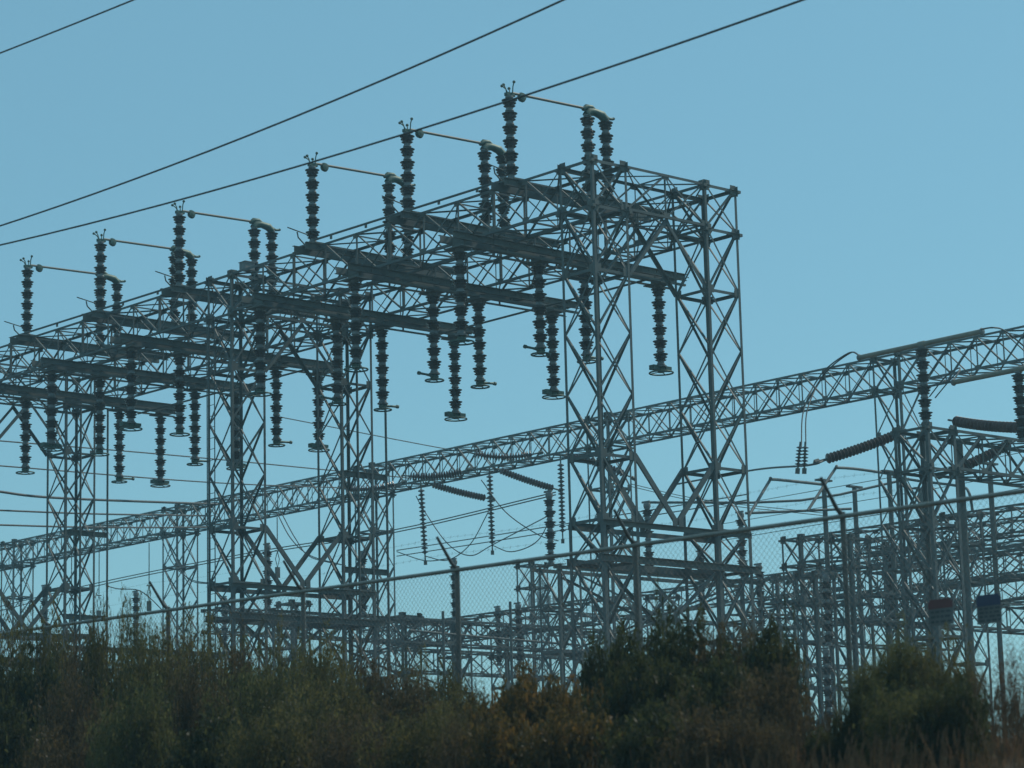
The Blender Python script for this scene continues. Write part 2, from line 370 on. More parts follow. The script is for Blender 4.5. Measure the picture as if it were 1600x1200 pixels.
# underhung disconnect switch below the gantry
def hanging_switch(name, loc, us, arms, rings, label):
    root = empty(name, loc, label, 'disconnect switch', 'underhung switches below the gantry')
    m = MB(); u0_, u1_ = -1.55, 6.42; c, hl = (u0_+u1_)/2, (u1_-u0_)/2
    for s in (-1, 1):
        m.box(V3(c, s*.24, .255), U_*hl, V_*.007, Z_*.085); m.box(V3(c, s*.285, .34), U_*hl, V_*.038, Z_*.006); m.box(V3(c, s*.285, .174), U_*hl, V_*.038, Z_*.006)
        m.box(V3(c+.5, s*.24, .04), U_*(hl-.5), V_*.032, Z_*.006); m.box(V3(c+.5, s*.267, .068), U_*(hl-.5), V_*.005, Z_*.022)
        for u in (u0_+.9, -.1, 1.0, 2.0, 3.7, 5.0, u1_-.9): m.box(V3(u, s*.2535, .245), U_*.15, V_*.006, Z_*.08); m.box(V3(u+.3, s*.25, .10), U_*.03, V_*.005, Z_*.05)
        for q in range(34): m.box(V3(u0_+.15+q*.24, s*.262, .28 if q % 2 else .21), U_*.014, V_*.012, Z_*.014)
    for u in us: m.box(V3(u, 0, .016), U_*.22, V_*.33, Z_*.016); m.box(V3(u, 0, .09), U_*.05, V_*.22, Z_*.058)
    for u in (u0_+.4, .6, 2.3, 4.4, u1_-.3): m.box(V3(u, 0, .245), U_*.03, V_*.232, Z_*.085)
    m.build('base_beam', BEAM, root)
    for u, a, r in zip(us, arms, rings):
        o = insulator('hanging_insulator', root, V3(u, 0, -IN_H))
        if r:
            g = MB(); g.torus(V3(0, 0, -.16), r, .022)
            for q in range(4):
                e = V3(math.cos(q*math.pi/2+.4), math.sin(q*math.pi/2+.4), 0); g.tube([V3(0, 0, -.13), e*r+V3(0, 0, -.16)], .013, 5)
            g.lathe([(.001, -.16), (.09, -.15), (.12, -.05), (.08, 0)], V3(0, 0, .0), Z_, 10)
            if r > .3: g.box(V3(-.18, .05, -.03), U_*.12, V_*.09, Z_*.06); g.box(V3(.16, -.05, -.04), U_*.10, V_*.08, Z_*.045)
            g.build('corona_ring', CAST, o)
        if a:
            g = MB(); g.tube([V3(0, 0, -.05), V3(a*.30, 0, -.03), V3(a*.52, 0, -.02)], [.05, .03, .035], 8); g.lathe([(.001, -.05), (.05, -.03), (.05, .03), (.001, .05)], V3(a*.52, 0, -.02), U_, 8)
            g.build('contact_arm', CAST, o)
    return root
HZ = 15.13
RA = (-1.14, 1.45, 3.02, 5.66); RB = (-1.0, .66, 4.11, 5.68)
hl_ = ['underhung switch with four hanging insulators nearest the right end column', 'underhung switch in the middle of the right bay, four insulators against the sky', 'underhung switch just right of the middle portal, its last ring lowest in the sky',
       'underhung switch just left of the middle portal', 'underhung switch of the left bay, between its two neighbours there', 'underhung switch nearest the left edge, two rings low over the far wires']
ha = hanging_switch('hanging_switch', L(0, 3.55, HZ), RA, (0, -1, 1, 0), (.30, .24, .24, .31), hl_[0])
dup(ha, L(0, 7.66, HZ), hl_[1]); dup(ha, L(0, 11.75, HZ), hl_[2])
hb = hanging_switch('hanging_switch', L(0, 18.1, HZ), RB, (0, 0, 1, 0), (.31, .28, .24, .31), hl_[3])
dup(hb, L(0, 22.3, HZ), hl_[4]); dup(hb, L(0, 26.5, HZ), hl_[5])

# operating pipes along the front chord
for v0, v1, t in ((3.3, 10.7, 'long operating pipe above the top chord of the right gantry bay'), (17.2, 26.2, 'long operating pipe above the top chord of the left gantry bay')):
    m = MB(); m.tube([L(-.1, v0, ZT+.10), L(-.1, v1, ZT+.13)], .032, 8)
    for q in range(5): m.box(L(-.1, v0+(v1-v0)*(q+.5)/5, ZT+.06), U_*.02, V_*.03, Z_*.05)
    tag(m.build('operating_pipe', STEEL), t, 'pipe', 'operating pipes on the gantry')
for v0, v1, t in ((3.3, 12.2, 'thin operating pipe slung under the right gantry bay, seen against the sky'), (17.8, 27.0, 'thin operating pipe slung under the left gantry bay')):
    m = MB(); m.tube([L(5.15, v0, 15.20), L(5.15, v1, 15.20)], .03, 8)
    for vv in ((3.55, 7.66, 11.75) if v0 < 10 else (18.1, 22.3, 26.5)): m.box(L(5.15, vv, 15.25), U_*.03, V_*.06, Z_*.05)
    tag(m.build('operating_pipe', STEEL), t, 'pipe', 'operating pipes on the gantry')
m = MB(); m.box(V3(0, 0, .11), U_*.16, V_*.14, Z_*.11); m.box(V3(0, 0, .232), U_*.18, V_*.16, Z_*.01)
o = tag(m.build('terminal_box', CAPM), 'small grey box on top of the middle portal', 'box'); o.location = L(.25, BAY-.4, ZT+.012)
# side outriggers with conduits beside the portals
for bay, t in ((1, 'slim conduit rack on the right side of the middle portal'), (2, 'slim conduit rack on the right side of the far left portal')):
    r = empty('conduit_rack', L(AX, bay*BAY, 0), t, 'conduit rack', 'conduit racks beside the portals')
    m = MB(); m.tube([V3(1.62, 0, BASE), V3(1.62, 0, ZB)], .035, 8); m.build('conduit', STEEL, r)
    m = MB(); m.tube([V3(.58, 0, BASE), V3(.58, 0, ZB)], .035, 8); m.build('conduit', STEEL, r)
    for z in (11.5, 8.75, 5.6):
        m = MB(); m.box(V3(.82, .05, z), U_*.84, V_*.006, Z_*.085); m.box(V3(.82, .02, z+.08), U_*.84, V_*.024, Z_*.005); m.build('arm', BEAM, r)
# ladder on the middle portal
m = MB()
for s in (0, .36): m.tube([L(.0, BAY+W-.05-s, BASE)-U_*.06, L(.0, BAY+W-.05-s, ZB)-U_*.06], .016, 6)
for q in range(46): m.tube([L(-.06, BAY+W-.05, BASE+.3+q*.31), L(-.06, BAY+W-.41, BASE+.3+q*.31)], .010, 5)
tag(m.build('ladder', STEEL), 'narrow steel ladder fixed to the left column of the middle portal', 'ladder')

# ---------------------------------------------------------------- lower equipment stands with upright insulators
def stand(loc, label, group):
    root = empty('switch_stand', loc, label, 'switch stand', group)
    ws = .95; tz = 0; bz = BASE-9.73
    for (c, n_) in ((0, 2), (8.35, 2)):
        for (a, b) in ((0, 0), (ws, 0), (ws, ws), (0, ws)):
            m = MB(); m.ang(V3(c+a, b, -.02), V3(c+a, b, bz), U_ if a == 0 else -U_, V_ if b == 0 else -V_, .085, .010); m.build('leg', STEEL, root)
    br = MB(); lv = [-.02, -1.35, -2.7, -4.1, -5.6, -7.1, bz]
    for c in (0, 8.35):
        for (a, b, nr) in (((0, 0), (ws, 0), V_), ((0, ws), (ws, ws), -V_), ((0, 0), (0, ws), U_), ((ws, 0), (ws, ws), -U_)):
            a = V3(c+a[0], a[1], 0); b = V3(c+b[0], b[1], 0)
            for z1, z2 in zip(lv, lv[1:]):
                br.dia(a+Z_*z1+nr*.014, b+Z_*z2+nr*.014, nr, .055); br.dia(b+Z_*z1+nr*.024, a+Z_*z2+nr*.024, nr, .055)
                br.ang(a+Z_*z2+nr*.032, b+Z_*z2+nr*.032, -Z_, nr, .07, .008)
    for v, d in ((0, V_), (ws, -V_)):
        for z1, z2 in ((-.3, -2.7), (-2.7, -5.6)):
            br.dia(V3(ws, v, z1)+d*.05, V3(8.35, v, z2)+d*.05, d, .07); br.dia(V3(8.35, v, z1)+d*.066, V3(ws, v, z2)+d*.066, d, .07)
        br.ang(V3(ws, v, -2.7)+d*.08, V3(8.35, v, -2.7)+d*.08, -Z_, d, .09, .009)
    br.build('bracing', STEEL, root)
    for v, d in ((0, V_), (ws, -V_)):
        m = MB(); m.box(V3(4.6, v, -.10)-d*.007, U_*4.85, V_*.006, Z_*.055); m.box(V3(4.6, v, -.05)-d*.05, U_*4.85, V_*.04, Z_*.005); m.box(V3(4.6, v, -.15)-d*.05, U_*4.85, V_*.04, Z_*.005)
        m.build('channel_beam', BEAM, root)
    m = MB()
    for u in (.1, 4.45, 8.9): m.box(V3(u, ws/2, .006), U_*.13, V_*(ws/2+.08), Z_*.010)
    m.build('mounting_plate', BEAM, root)
    return root
SG_ = 'lower switch stands behind the gantry'
SP = [(13.95, 16.6), (13.95, 31.6), (13.95, 46.6)]
stt = ['lower steel switch stand behind the right end columns', 'lower steel switch stand behind the middle portal', 'lower steel switch stand behind the far left portal']
st0 = stand(L(*SP[0], 9.73), stt[0], SG_)
for p, t in zip(SP[1:], stt[1:]): dup(st0, L(*p, 9.73), t)
def post_thing(loc, label, cat, group, n=6, cap=True, R=.198, p=PITCH_I):
    root = empty('post_insulator', loc, label, cat, group)
    insulator('insulator_stack', root, V3(0, 0, 0), n, R=R, p=p)
    if cap:
        m = MB(); zt = .04+n*p+.05; m.lathe([(.001, .16), (.09, .15), (.12, .12), (.12, .02), (.10, 0), (.001, 0)], V3(0, 0, zt), Z_, 12); m.box(V3(0, .05, zt+.19), U_*.03, V_*.17, Z_*.03)
        m.build('terminal_cap', CAPM, root)
    return root
PG = 'upright post insulators on the lower stands'
pn = [['dark upright post insulator left of the nearest column, on the lower stand', 'dark upright post insulator between the two right end columns', 'dark upright post insulator at the right edge of the right end column'],
      ['dark upright post insulator just right of the left column of the middle portal', 'dark upright post insulator in front of the right column of the middle portal', 'dark upright post insulator right behind the middle fence post'],
      ['dark upright post insulator left of the far left portal column, low by the bushes', 'dark upright post insulator in the gap right of the far left portal', 'dark upright post insulator low, left of the rear girder column']]
post0 = None
for (su, sv), ts in zip(SP, pn):
    for u, t in zip((.1, 4.45, 8.9), ts):
        if post0 is None: post0 = post_thing(L(su+u, sv+.47, 9.75), t, 'insulator', PG)
        else: dup(post0, L(su+u, sv+.47, 9.75), t)

# right-hand bus structure
LC = [11.38, 10.3, 8.85, 7.4, 5.95, 4.5, 3.05, BASE]
cC = lattice_column('lattice_column', L(11.25, -.57, 0), W, LC, (0, 1, 2, 4, 6), 'shorter lattice column at right carrying the tall post insulator and pipe bus', 'lattice column', 'columns of the right bus structure', lf=.095, df=.055)
dup(cC, L(20.5, -.57, 0), 'shorter lattice column just outside the right edge, under the bus girder')
ln = 9.25-W
girder('bus_girder', L(11.25+W, -.57, 11.38), ln, W, 1.08, [ln*i/7 for i in range(8)], 'u', 'lattice girder under the two pipe buses at the right edge', 'lattice girder', None, f=.08, df=.055)
# pipe buses on their post insulators
def bus(px, py, py_top, D, xa, ya, xb, yb, Dd, label, plabel):
    p = at(px, py, D); hh = (at(px, py_top, D)-p).z; n = 6; pp = (hh-.14)/n
    post_thing(p, plabel, 'insulator', 'tall post insulators under the pipe buses', n, cap=False, R=.195, p=pp)
    r = empty('pipe_bus', p+Z_*(hh+.0), label, 'pipe bus', 'pipe buses at the right')
    m = MB(); m.tube([V3(0, xa, -.0), V3(0, xb, 0)], .068, 12); m.tube([V3(0, -.10, -.0), V3(0, .10, 0)], .085, 12); m.build('bus_tube', ALU, r)
    m = MB(); m.lathe([(.001, -.04), (.08, -.03), (.10, 0), (.08, .04), (.001, .05)], V3(0, xa, 0), V_, 12); m.lathe([(.001, -.04), (.08, -.03), (.10, 0), (.08, .04), (.001, .05)], V3(0, xb, 0), V_, 12)
    m.build('end_bell', CAPM, r)
    e = p+Z_*(hh); return e+V_*xa, e+V_*xb
b1 = bus(1447, 664, 533, 68.4, 2.15, 0, -2.0, 0, 68, 'long pale pipe bus above the tall post insulator at right', 'tall dark post insulator carrying the long pipe bus')
b2 = bus(1598, 690, 573, 66.5, 2.1, 0, -2.0, 0, 66, 'pale pipe bus running out of the right edge', 'tall dark post insulator cut by the right edge')

# ---------------------------------------------------------------- strain and suspension strings
def string(name, p, q, nd, R, label, group, m_=RUST, sag=.0, fit=.32):
    L_ = (q-p).length; pts = [p.lerp(q, i/(nd))-Z_*(sag*4*(i/nd)*(1-i/nd)) for i in range(nd+1)]
    c = pts[0]; m = MB()
    for a, b in zip(pts, pts[1:]):
        d = (b-a); h = d.length; ax = d.normalized()
        m.lathe([(R*.25, 0), (R*.35, h*.12), (R*.92, h*.38), (R, h*.52), (R*.94, h*.62), (R*.55, h*.72), (R*.3, h*.86), (R*.25, h)], a-c, ax, 12, [1, 0, 0, 0, 0, 0, 1])
    o = m.build(name, [m_, CAPM]); o.location = c
    e = MB(); ax0 = (pts[1]-pts[0]).normalized(); ax1 = (pts[-1]-pts[-2]).normalized()
    e.tube([-ax0*fit, V3(0, 0, 0)], .03, 6); e.tube([pts[-1]-c, pts[-1]-c+ax1*fit], .03, 6); e.box(pts[-1]-c+ax1*(fit+.02), ax1*.08, ax1.orthogonal().normalized()*.05, ax1.cross(ax1.orthogonal().normalized())*.06)
    e.build('end_fitting', BEAM, o)
    return tag(o, label, 'insulator string', group)
SS = 'red brown strain strings'
for (xa, ya, Da, xb, yb, Db, nd, R, t, sg) in (
    (1398, 680, 73, 1292, 717, 72, 20, .15, 'red brown strain string sloping down left from the right column', .03),
    (1492, 658, 72, 1606, 668, 69, 20, .155, 'thick brown strain string across the top of the right bus girder', .05),
    (1577, 694, 73, 1484, 738, 72, 18, .15, 'rust brown strain string below the pipe bus at the right edge', .03),
    (640, 744, 99, 721, 737, 99.5, 20, .17, 'level brown strain string under the rear girder, left of the upper one', .1),
    (742, 709, 98, 831, 710, 98, 20, .17, 'upper level brown strain string in front of the rear girder at centre', .12),
    (540, 764, 100, 617, 757, 100, 20, .17, 'brown strain string crossing the right column of the middle portal', .1),
    (676, 757, 99, 758, 778, 100, 20, .14, 'brown strain string sloping down right, lower left one at the centre', .03),
    (782, 735, 98, 864, 763, 99, 20, .14, 'brown strain string sloping down right, upper right one at the centre', .03),
    (890, 713, 97, 978, 742, 98, 20, .14, 'brown strain string curving behind the nearest column', -.08)):
    string('strain_string', at(xa, ya, Da), at(xb, yb, Db), nd, R, t, SS, sag=sg)
for (xa, ya, xb, yb, D, nd, R, t) in (
    (658, 764, 664, 866, 98, 16, .13, 'hanging string of small discs, left one at the centre'),
    (765, 742, 769, 850, 97, 17, .13, 'hanging string of small discs, middle one at the centre'),
    (876, 724, 879, 832, 96, 17, .13, 'hanging string of small discs, right one beside the nearest column'),
    (1250, 697, 1247, 728, 72, 6, .10, 'short dark jumper insulator, left of the pair over the sloping wire'),
    (1258, 697, 1257, 728, 72, 6, .10, 'short dark jumper insulator, right of the pair over the sloping wire')):
    string('suspension_string', at(xa, ya, D), at(xb, yb, D), nd, R, t, 'suspension strings', PORC, fit=.12 if D < 80 else .3)

# ---------------------------------------------------------------- wires
def wire(pts, r, label, group=None, m_=None, name='wire', n=6, sub=8):
    P = []
    for i in range(len(pts)-1):           # Catmull-Rom through the points
        p0 = pts[i-1] if i else pts[0]*2-pts[1]; p3 = pts[i+2] if i+2 < len(pts) else pts[-1]*2-pts[-2]; p1, p2 = pts[i], pts[i+1]
        for j in range(sub):
            t = j/sub; P.append(.5*((2*p1)+(p2-p0)*t+(2*p0-5*p1+4*p2-p3)*t*t+(3*p1-p0-3*p2+p3)*t**3))
    P.append(pts[-1]); m = MB(); c = P[0]; m.tube([p-c for p in P], r, n)
    o = m.build(name, m_ or CABLE); o.location = c
    return tag(o, label, 'wire', group)
def roadside(pix, u, label, r):
    q = [atu(x, y, u) for x, y in pix]    # fit a parabola z(y) on the plane and run it out both ways
    (y0, z0), (y1, z1), (y2, z2) = [(p.y, p.z) for p in q]
    d1 = (z1-z0)/(y1-y0); d2 = ((z2-z1)/(y2-y1)-d1)/(y2-y0); x = q[0].x
    fz = lambda y: z0+d1*(y-y0)+d2*(y-y0)*(y-y1)
    ya, yb = y2-14, y0+22
    wire([V3(x, ya+(yb-ya)*i/12, fz(ya+(yb-ya)*i/12)) for i in range(13)], r, label, 'thick overhead line wires', name='overhead_wire', n=8, sub=4)
roadside([(0, 383), (627, 211), (1254, 0)], -20, 'lowest overhead line wire, passing just above the standing switches', .0145)
roadside([(0, 353), (400, 207), (880, 0)], -20, 'middle overhead line wire, high in the open sky', .0145)
roadside([(0, 83), (104, 42), (208, 0)], -22, 'short overhead line wire across the top left corner', .0125)
TW = 'thin wires behind the gantry'
def pw(pix, r, label, g=TW, m_=None): wire([p if isinstance(p, Vector) else at(*p) for p in pix], r, label, g, m_)
pw([(440, 652, 103), (700, 702, 108), (830, 722, 112)], .02, 'thin wire sloping down right into the rear girder')
pw([(-10, 688, 88), (300, 714, 100), (640, 747, 112)], .024, 'thin wire below the left hanging rings, upper of two', TW)
pw([(-10, 727, 88), (350, 755, 100), (640, 765, 112)], .024, 'thin wire below the left hanging rings, lower of two', TW)
pw([(-10, 767, 90), (90, 778, 93), (340, 788, 104)], .045, 'thicker dark wire at the left above the rear girder')
pw([(-10, 797, 90), (150, 803, 95), (330, 806, 104)], .032, 'dark wire meeting the rear girder at the left, second down')
pw([(-10, 820, 90), (150, 824, 95), (330, 824, 104)], .032, 'dark wire meeting the rear girder at the left, lowest')
for dy in (0, 7):
    pw([(-10, 950+dy, 118), (165, 908+dy*.6, 110), (400, 862+dy*.6, 100), (620, 827+dy*.6, 95), (868, 769+dy*.6, 83)], .02, 'pair of thin wires rising right to the post insulator beside the nearest column', 'twin rising wires')
for dy, t in ((0, 'upper'), (9, 'lower')):
    pw([(620, 860+dy, 115), (800, 832+dy, 106), (960, 806+dy, 98), (1170, 772+dy, 90)], .021, 'thin wire crossing behind the nearest column, %s of a close pair' % t)
pw([(1055, 757, 90), (1180, 734, 82), (1262, 727, 72.5), (1292, 718, 72)], .03, 'stout wire running from the red brown string to the right end column')
for x0, t in ((0, 'left'), (7, 'right')):
    pw([(1252+x0, 698, 72), (1256+x0*.8, 640, 73), (1283+x0*.7, 585, 74), (1325+x0*.4, 552, 72), b1[0]+Z_*.07], .02, 'looping jumper cable from the pipe bus down to the short insulators, %s strand' % t, 'jumper cables')
for x0, t in ((0, 'upper'), (9, 'lower')):
    pw([(1452+x0, 620+x0*.2, 70), (1478+x0, 588+x0*.3, 70), (1500, 575+x0*.4, 69), b2[0]+Z_*.05], .02, 'jumper cable curling behind the tall post insulator, %s strand' % t, 'jumper cables')
pw([b1[1]+Z_*.06, (1552, 512, 66), (1570, 517, 67), (1605, 545, 68)], .022, 'jumper cable curling from the end of the long pipe bus', 'jumper cables')
pw([(650, 775, 98), (664, 800, 98), (700, 850, 97), (735, 868, 96), (772, 850, 95), (868, 800, 90)], .02, 'slack jumper loop under the left hanging disc string', 'slack jumper loops')
pw([(752, 750, 97), (790, 800, 96), (840, 835, 95), (872, 845, 92)], .02, 'slack jumper loop right of the middle hanging disc string', 'slack jumper loops')
pw([(664, 869, 98), (700, 875, 97), (735, 850, 96), (763, 800, 95)], .02, 'slack jumper loop between the left and middle disc strings', 'slack jumper loops')
pw([(620, 862, 100), (664, 876, 98), (700, 873, 97)], .02, 'short slack jumper loop at the foot of the left disc string', 'slack jumper loops')
pw([(769, 852, 97), (800, 862, 96), (840, 845, 95), (864, 800, 93)], .02, 'slack jumper loop from the middle disc string to the nearest post insulator', 'slack jumper loops')
for dx, t in ((0, 'left'), (7, 'right')):
    pw([(250+dx, 835, 118), (270+dx, 880, 115), (300, 906+dx*.3, 112), (345, 912, 110)], .022, 'drooping cable at the left under the rear girder, %s strand' % t, 'drooping cables')
    pw([(433+dx, 802, 105), (455+dx, 842, 103), (485, 868+dx*.3, 101), (540, 884, 98)], .022, 'drooping cable right of the middle portal column, %s strand' % t, 'drooping cables')
pw([(165, 915, 112), (185, 920, 112), (215, 922, 112), (235, 935, 112), (258, 958, 112)], .022, 'cable drooping over the lone post insulator at the left')
for x, y0, y1, D, t in ((112, 860, 935, 118, 'rod hanging from the rear girder at the far left'), (155, 862, 930, 118, 'rod hanging from the rear girder right of the far left portal'), (233, 848, 915, 116, 'long rod hanging from the rear girder into the open sky at left'), (433, 808, 860, 108, 'rod hanging from the rear girder right of the middle portal')):
    m = MB(); p = at(x, y0, D); q = at(x, y1, D); hz = p.z-q.z
    m.tube([V3(0, 0, 0), V3(0, 0, -hz)], .022, 6); m.box(V3(0, 0, -hz-.05), U_*.12, V_*.03, Z_*.02); m.tube([V3(0, 0, -hz-.07), V3(-.10, 0, -hz-.4), V3(0, 0, -hz-.75), V3(.10, 0, -hz-.4), V3(0, 0, -hz-.07)], .018, 5); m.box(V3(0, 0, -hz-.95), U_*.09, V_*.06, Z_*.22)
    o = tag(m.build('hanging_rod', BEAM), t, 'rod', 'rods hanging from the rear girder'); o.location = p
for i, (ya, yb) in enumerate(((786, 722), (812, 752), (838, 778))):
    pw([(1120, ya+8, 100), (1300, (ya+yb)/2+8, 92), (1480, yb+8, 86), (1620, yb-20, 82)], .012, 'thin wire crossing the sky above the fence at right, %s of three' % ['top', 'middle', 'bottom'][i], 'three thin wires at right')
for i, y in enumerate((756, 760)):
    pw([(985, y, 98), (1100, y+25, 98), (1290, y+46, 98)], .014, 'thin wire falling right behind the right end column, one of a twin pair', 'twin falling wires')

# ---------------------------------------------------------------- low bus structures at the back
vt = 14.4
lowg = girder('low_girder', at(1252, 838, 92), -vt, .95, .95, [-vt*i/11 for i in range(12)], 'v', 'low lattice girder at right, highest of the low ones, running off the right edge', 'lattice girder', 'low lattice girders', f=.07, df=.042)
LL = [0, -.95, -2.2, -3.5, -4.8, -6.1, -7.4, -8.8, -10.4]
lowc = lattice_column('low_column', at(1252, 838, 92), .95, LL, (0, 1, 2, 4, 6), 'slim low column right of the right end column, holding the highest low girder', 'lattice column', 'low lattice columns', lf=.08, df=.042)
def lowpos(x, y, D): return at(x, y, D)
for (x, y, D, t) in ((1420, 880, 88, 'low lattice girder crossing behind the red headed sign'), (1205, 905, 100, 'low lattice girder, dark one just above the right bushes gap'), (1180, 950, 106, 'lowest lattice girder behind the central dark bush'),
                     (1330, 845, 104, 'low lattice girder behind the tall fence post at right'), (560, 985, 110, 'low lattice girder low behind the middle portal'),
                     (930, 935, 114, 'low lattice girder behind the nearest column, seen through its bracing')):
    dup(lowg, lowpos(x, y, D), t)
ug_n = 11.5
lowu = girder('low_cross_girder', at(622, 963, 96), ug_n, .95, .95, [ug_n*i/9 for i in range(10)], 'u', 'low cross girder over the bushes left of the fence post at centre', 'lattice girder', 'low cross girders', f=.07, df=.042)
for (x, y, D, t) in ((1165, 955, 92, 'low cross girder at right, above the gap in the bushes'), (1160, 1030, 98, 'lowest cross girder seen in the gap between the right bushes'), (1380, 925, 84, 'low cross girder behind both fence signs'), (340, 948, 98, 'low cross girder behind the middle portal, above the bushes'),
                     (640, 1012, 104, 'low cross girder at centre just above the bush tops'), (880, 955, 108, 'low cross girder behind the cell mast and the nearest column')):
    dup(lowu, lowpos(x, y, D), t)
for (x, y, D, t) in ((1330, 838, 88, 'low column behind the tall fence post at right'), (1505, 800, 84, 'low column between the two fence signs'), (1385, 850, 96, 'low column behind the right rear girder column'), (1275, 895, 86, 'low column standing in the gap between the right bushes'), (1215, 900, 100, 'low column left of the gap between the right bushes'),
                     (628, 960, 98, 'low column just right of the middle portal conduits'), (830, 880, 110, 'low column left of the nearest lower stand'), (1035, 930, 104, 'low column behind the leafy sprig in front of the fence'), (455, 940, 104, 'low column between the columns of the middle portal'), (790, 985, 104, 'low column behind the bare rods at centre')):
    dup(lowc, lowpos(x, y, D), t)
# round bus support tubes at the right
for (x, ytop, D, t) in ((1287, 752, 90, 'pipe column with a bent tube bus on top, left of the tall fence post'), (1335, 762, 94, 'plain pipe column right of the tall fence post'), (1389, 738, 92, 'pipe column beside the right rear girder column'), (1499, 690, 71, 'pipe column below the right bus girder'), (1546, 726, 86, 'pipe column left of the right edge'), (1438, 765, 96, 'pipe column behind the shorter lattice column')):
    p = at(x, ytop, D); r = empty('bus_support', V3(p.x, p.y, SG+.12), t, 'pipe column', 'round pipe columns at right'); hh = p.z-SG-.12
    m = MB(); m.tube([V3(0, 0, .02), V3(0, 0, hh)], .085, 10); m.box(V3(0, 0, .01), U_*.2, V_*.2, Z_*.01); m.build('pipe', STEEL, r)
    m = MB(); m.box(V3(0, 0, hh+.03), U_*.35, V_*.10, Z_*.03); m.tube([V3(0, 0, hh*.63-.04), V3(0, 0, hh*.63+.04)], .11, 10); m.tube([V3(0, 0, hh*.63), V3(0, 0, hh)], .088, 10); m.build('cross_head', BEAM, r)
for (pix, t) in (([(1170, 806, 84), (1202, 752, 86), (1206, 749, 86), (1240, 752, 88), (1286, 757, 90)], 'bent tube bus rising over the left pipe column at right'), ([(1262, 798, 88), (1304, 734, 90), (1309, 731, 90), (1340, 733, 91), (1388, 740, 92)], 'bent tube bus rising to the second pipe column at right'), ([(1395, 745, 92), (1440, 752, 92), (1500, 760, 91), (1514, 770, 90), (1520, 800, 90)], 'bent tube bus behind the shorter lattice column')):
    wire([at(*p) for p in pix], .05, t, 'bent tube buses', STEEL, 'tube_bus', 8, 5)['category'] = 'pipe bus'
for (pix, t) in (([(1010, 785, 90), (1250, 782, 92), (1420, 748, 94)], 'straight tube bus behind the right end column, upper'), ([(1165, 802, 88), (1330, 795, 90)], 'straight tube bus right of the right end column, short'), ([(640, 985, 96), (760, 996, 98), (905, 1008, 100)], 'tube bus low at the centre above the bushes'), ([(1170, 985, 95), (1330, 975, 92), (1620, 930, 84)], 'tube bus low at right behind the signs')):
    wire([at(*p) for p in pix], .045, t, 'straight tube buses', STEEL, 'tube_bus', 8, 3)['category'] = 'pipe bus'
# more upright insulators low down
for (x, y, D, n_, t) in ((780, 1040, 104, 6, 'small post insulator low at the centre, left of two'), (812, 1038, 100, 6, 'small post insulator low at the centre, right of two'), (1295, 1010, 84, 6, 'dark post insulator in the gap between the right bushes, upper one'), (1190, 985, 92, 6, 'dark post insulator left of the gap between the right bushes'),
                         (1296, 1130, 82, 6, 'dark post insulator in the gap between the right bushes, lower one'), (1395, 960, 92, 6, 'dark post insulator behind the right rear girder column'), (1098, 960, 96, 6, 'dark post insulator behind the right end column near the bush')):
    dup(post0, at(x, y, D), t, group='low post insulators')
for (x, y0, y1, D) in ((692, 955, 1060, 90), (797, 940, 1060, 92)):
    p = at(x, y0, D); m = MB(); m.tube([V3(0, 0, 0), V3(0, 0, SG+.1-p.z)], .05, 8); o = m.build('steel_rod', STEEL); o.location = p
    tag(o, 'bare upright rod at the centre, %s of two' % ('left' if x < 700 else 'right'), 'rod', 'bare upright rods')
# distant mast with antenna panels
r = empty('cell_mast', at(848, 985, 380), 'tiny distant lattice mast with antenna panels, left of the nearest column', 'mast')
p0 = at(848, 985, 380); top = (at(848, 905, 380)-p0).z
m = MB()
for a in range(3):
    e = V3(math.cos(a*2.1), math.sin(a*2.1), 0); m.tube([e*.9-Z_*30, e*.5+Z_*top], .09, 5)
    e2 = V3(math.cos((a+1)*2.1), math.sin((a+1)*2.1), 0)
    for q in range(9): m.tube([e*.6+Z_*(q*top/9), e2*.6+Z_*((q+1)*top/9)], .05, 4)
m.build('lattice_mast', STEEL, r)
for q in range(9):
    a = q*2*math.pi/9+.2; e = V3(math.cos(a), math.sin(a), 0); zz = top*.62 if q % 2 else top*.58; m = MB(); m.box(e*1.9+Z_*zz, e*.10, e.cross(Z_)*.17, Z_*1.0); m.tube([e*.5+Z_*zz, e*1.85+Z_*zz], .06, 4); m.build('antenna_panel', CAPM, r)
# low wall at the back
m = MB(); p = at(1230, 1128, 60); q = at(1345, 1133, 62)
m.box(V3(0, 0, .28), U_*3.2, V_*.12, Z_*.28); m.box(V3(0, 0, .585), U_*3.25, V_*.15, Z_*.025)
o = tag(m.build('concrete_wall', CONC), 'low pale concrete wall in the gap between the right bushes', 'wall'); mm = (p+q)/2; o.location = V3(mm.x, mm.y, SG+.10)

